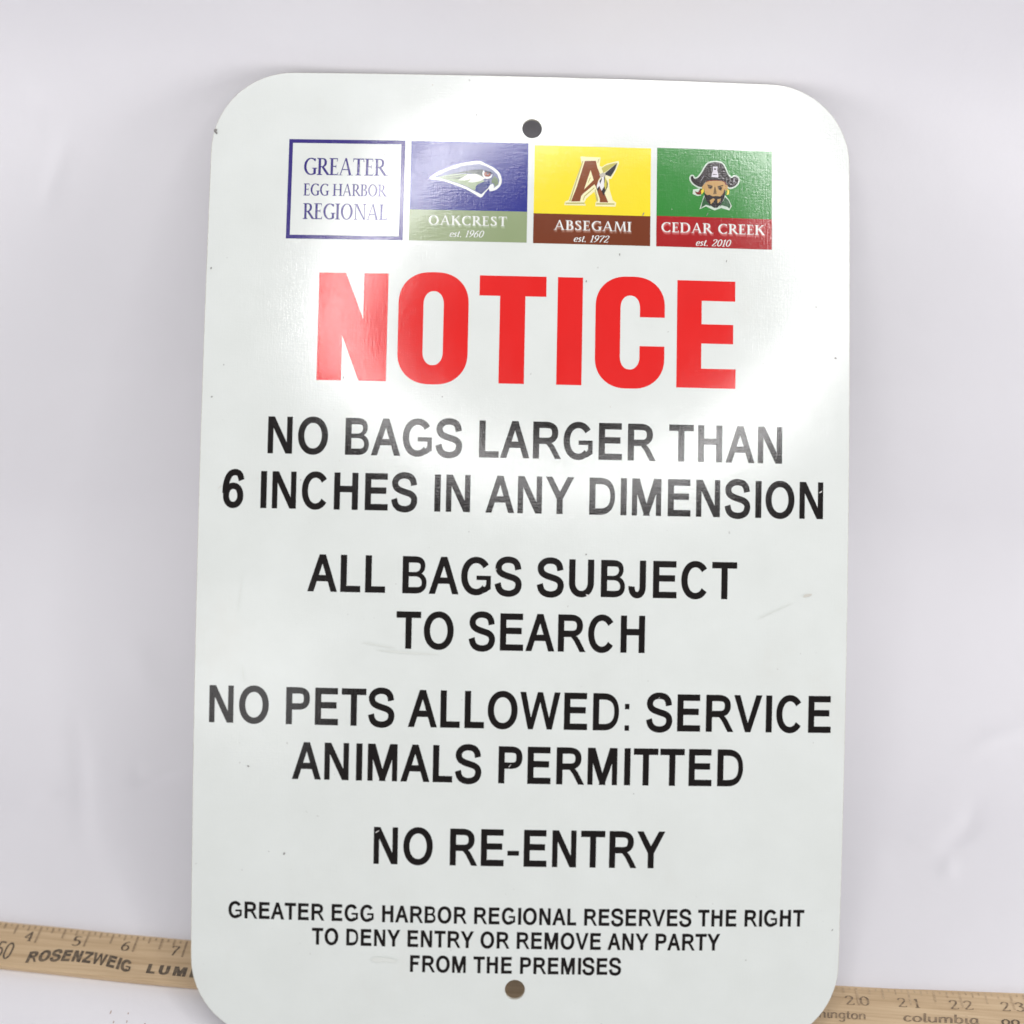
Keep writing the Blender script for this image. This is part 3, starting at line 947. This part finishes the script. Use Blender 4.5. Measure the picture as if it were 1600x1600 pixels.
for a in ((0.068, 0.131, 0.06, 0.075, 0.3, 0), (0.084, 0.18, 0.045, 0.04, 1.2, 0), (4.12, -0.802, 0.025, 0.04, 0.2, 2), (2.62, 4.761, 0.02, 0.04, 0, 0),
          (1.711, 13.511, 0.03, 0.05, 0.4, 0), (0.092, 2.756, 0.03, 0.035, 0, 0), (0.188, 5.158, 0.03, 0.03, 0, 0), (1.026, 11.925, 0.05, 0.03, 0.5, 0),
          (11.853, 14.809, 0.05, 0.02, -0.8, 0), (7.665, 2.36, 0.02, 0.05, 0, 0), (4.442, 5.081, 0.03, 0.02, 0, 0), (11.355, 3.242, 0.03, 0.015, 0.4, 0),
          (7.055, 2.881, 0.02, 0.04, 0, 0), (1.879, 6.663, 0.02, 0.03, 0, 0), (10.246, 15.372, 0.02, 0.02, 0, 0), (1.427, 13.484, 0.02, 0.02, 0, 0),
          (4.961, -0.235, 0.02, 0.04, 0, 0), (0.395, 4.56, 0.02, 0.02, 0, 0), (1.204, 14.56, 0.02, 0.02, 0, 0), (8.529, 10.521, 0.02, 0.02, 0, 0),
          (11.723, 4.194, 0.05, 0.03, 0.6, 0), (9.662, 2.424, 0.015, 0.05, 0.3, 0), (8.094, 12.29, 0.02, 0.02, 0, 0), (11.464, 6.692, 0.018, 0.07, 0.9, 1),
          (3.421, 13.066, 0.018, 0.08, 1.0, 1), (5.821, 11.806, 0.012, 0.07, 0.7, 1), (7.177, 8.668, 0.06, 0.025, 0.2, 1), (1.087, 6.642, 0.02, 0.03, 0, 1),
          (4.305, 8.489, 0.012, 0.09, 0.3, 1), (3.844, 9.434, 0.012, 0.1, 0.5, 1), (5.493, 8.232, 0.012, 0.05, 0.6, 1), (4.877, 9.612, 0.012, 0.05, 0.3, 1),
          (8.222, 6.477, 0.012, 0.12, 0.6, 1), (8.098, 1.585, 0.015, 0.07, 0.4, 0), (9.296, 1.549, 0.012, 0.06, 0.5, 0), (10.632, 8.904, 0.9, 0.022, -0.45, 3),
          (11.249, 8.599, 0.16, 0.05, -0.3, 2), (3.945, 9.782, 1.1, 0.04, 0.05, 3), (3.357, 9.654, 0.5, 0.03, 0.15, 3), (3.575, 15.451, 0.5, 0.1, 0.05, 3),
          (0.404, 6.809, 0.1, 0.012, -0.7, 2), (0.9, 10.202, 0.4, 0.012, 1.4, 3), (0.81, 8.797, 0.012, 0.9, 0.1, 3)):
    blot(*a)
for i in range(9):
    blot(random.uniform(0.3, 11.7), random.uniform(-0.6, 16.3), random.uniform(.008, .022), random.uniform(.008, .03), random.uniform(0, 3), random.choice((0, 0, 2, 2, 2)))
for f, m_ in zip(F, mi):
    art('tape_residue' if m_ == 3 else ('scratch' if m_ == 1 else 'scuff'), [V[i] for i in f], [tuple(range(len(f)))], wear_m[m_], layer=8)

# ---- yardstick
stick = bpy.data.objects.new('wooden_yardstick', None)
COL.objects.link(stick)
RX, RY = Vector((0.998523, -0.054339, 0)), Vector((0.054339, 0.998523, 0))
rm = Matrix((RX, RY, Vector((0, 0, 1)))).transposed().to_4x4()
TOP = 0.19
rm.translation = Vector((-1.453857, 1.493416, 0)) * IN
stick.matrix_world = rm
tag(stick, 'worn wooden yardstick with stamped ink lying flat behind the sign', 'yardstick')
CU = (0.00394, -0.104982, 0.029345, -0.21389, 0.001025, -0.028219, 0.000524)
CV = (-0.13982, 0.037687, -0.265708, -0.008098, -0.036627, 0.004341, -0.031206)


def warp(u, v):
    """An old, slightly sprung stick: it bows a little sideways."""
    t = max(-1.2, min(1.2, (u - 12) / 12))
    b_ = (1, t, t * t, t ** 3, v, v * t, v * t * t)
    return u + sum(c * x for c, x in zip(CU, b_)), v + sum(c * x for c, x in zip(CV, b_))


def rl(u, v, z):
    a, b_ = warp(u, v)
    return ((a - 12) * IN, -b_ * IN, z * IN)


prof = [(0.0, 0.0), (0.0, 0.155), (0.012, 0.180), (0.045, TOP), (0.93, TOP), (0.955, 0.180), (0.966, 0.14), (0.962, 0.08), (0.925, 0.0)]  # front edge undercut to shade its lower part and add contact shadow
nu = 90
V, F = [], []
for i in range(nu + 1):
    u = 1.0 + 26.0 * i / nu
    for k, (v, z) in enumerate(prof):
        V.append(rl(u, v + 0.004 * math.sin(u * 2.1 + k), max(0.001, z + (0.003 * math.sin(u * 3.7 + k * 2) if 0 < k < 7 else 0) - 0.0)))
q = len(prof)
for i in range(nu):
    for k in range(q):
        F.append((i * q + k, i * q + (k + 1) % q, (i + 1) * q + (k + 1) % q, (i + 1) * q + k)[::-1])
F.append(tuple(range(q)))
F.append(tuple(nu * q + k for k in range(q))[::-1])
finish('stick', V, F, M_wood, stick)
ZI = TOP + 0.0055


def rart(name, V2, F, mat, label=None, dz=0.0):
    o = finish(name, [rl(u, v, ZI + dz) for u, v in V2], F, mat, stick)
    if label: o['label'] = label
    return o


random.seed(2)
V, F, mi = [], [], []
for i in range(8 * 2, 8 * 26):
    u = i / 8
    if i % 8 == 0: l, w = 0.39, 0.040
    elif i % 4 == 0: l, w = 0.27, 0.038
    elif i % 2 == 0: l, w = 0.165, 0.034
    else: l, w = 0.105, 0.032
    l *= random.uniform(0.93, 1.06)
    k = len(V)
    V += [(u - w / 2, l), (u + w / 2, l), (u + w / 2, 0.05), (u - w / 2, 0.05)]
    F.append((k, k + 1, k + 2, k + 3))
    mi.append(0 if u < 15 else 1)
me = finish('tick_marks', [rl(u, v, ZI) for u, v in V], F, [M_rtick, worn_ink("tick_ink_faded", srgb(172, 146, 116), srgb(204, 178, 144))], stick, mi)
for n_ in (3, 4, 5, 6, 7, 19, 20, 21, 22, 23, 24):
    t_ = str(n_)
    dg = M_rdigit if n_ < 15 else worn_ink("digit_faded", srgb(98, 82, 66), srgb(172, 148, 118))
    if n_ < 10:
        V, F = set_text(t_, digit, n_ - 0.255, n_ - 0.09, 0.385, 0.205, 965)
        rart('numeral', V, F, dg)
    else:
        for c_, x0 in ((t_[0], n_ - 0.255), (t_[1], n_ + 0.025)):
            w = 0.10 if c_ == '1' else 0.18
            V, F = set_text(c_, digit, x0 + (0.18 - w) / 2, x0 + (0.18 + w) / 2, 0.41, 0.185, 965)
            rart('numeral', V, F, dg)


def arch(text, font, pts, cap):
    """Set slab capitals along an arch: pts are (u, v) of the baseline, cap the letter height."""
    adv = [glyph(font, c)[0] for c in text]
    tot = sum(adv)
    V, F = [], []
    x = 0
    for c, a in zip(text, adv):
        _, gv, gf = glyph(font, c)
        k = len(V)
        for p in gv:
            t = (x + p[0]) / tot
            s_ = t * (len(pts) - 1)
            i = min(len(pts) - 2, max(0, int(s_)))
            f = s_ - i
            u = pts[i][0] + (pts[i + 1][0] - pts[i][0]) * f
            v = pts[i][1] + (pts[i + 1][1] - pts[i][1]) * f
            V.append((u, v - p[1] / 1466 * cap))
        F += [tuple(i + k for i in f_) for f_ in gf]
        x += a
    return V, F


ap = [(3.97 + 2.13 * i / 10, 0.862 - 0.142 * (1 - ((i - 5.2) / 5.2) ** 2)) for i in range(11)]
V, F = arch("ROSENZWEIG", slab, ap, 0.245)
rart('stamped_lettering', V, F, M_rink, 'arched slab capitals')
V, F = set_text("LUMBER", slab, 6.41, 8.05, 0.805, 0.195, 1466, 130)
rart('stamped_lettering', V, F, M_rink)
V, F = set_text("50", fifty, 3.30, 3.64, 0.825, 0.36, 965)
rart('stamped_lettering', V, F, M_rink)
V, F = set_text("washington", script, 18.75, 20.08, 0.70, 0.18, 950)
rart('stamped_lettering', V, F, M_rfade)
V, F = set_text("columbia", script, 20.79, 22.24, 0.70, 0.18, 950)
rart('stamped_lettering', V, F, M_rfade)
V, F = set_text("oo", script, 22.66, 23.02, 0.70, 0.18, 950)
rart('stamped_lettering', V, F, M_rink)

# ---- small brown marks on the paper in front of the yardstick
M_mark, nt, b = new_mat("paper_mark")
b.inputs['Base Color'].default_value = (*srgb(196, 178, 172), 1)
b.inputs['Roughness'].default_value = 0.8
random.seed(5)
for x, y, w, h_ in ((-7.45, .56, .03, .09), (-7.34, .38, .03, .06), (-7.12, .55, .04, .05), (-7.10, .40, .03, .07), (-6.76, .36, .04, .04)):
    V = []
    for i in range(8):
        a = 2 * math.pi * i / 8
        r = random.uniform(.5, 1.1)
        V.append(((x + math.cos(a) * w * r / 2) * IN, (y + math.sin(a) * h_ * r / 2) * IN, 0.004 * IN))
    finish('paper_mark', V, [tuple(range(8))], M_mark, backdrop)
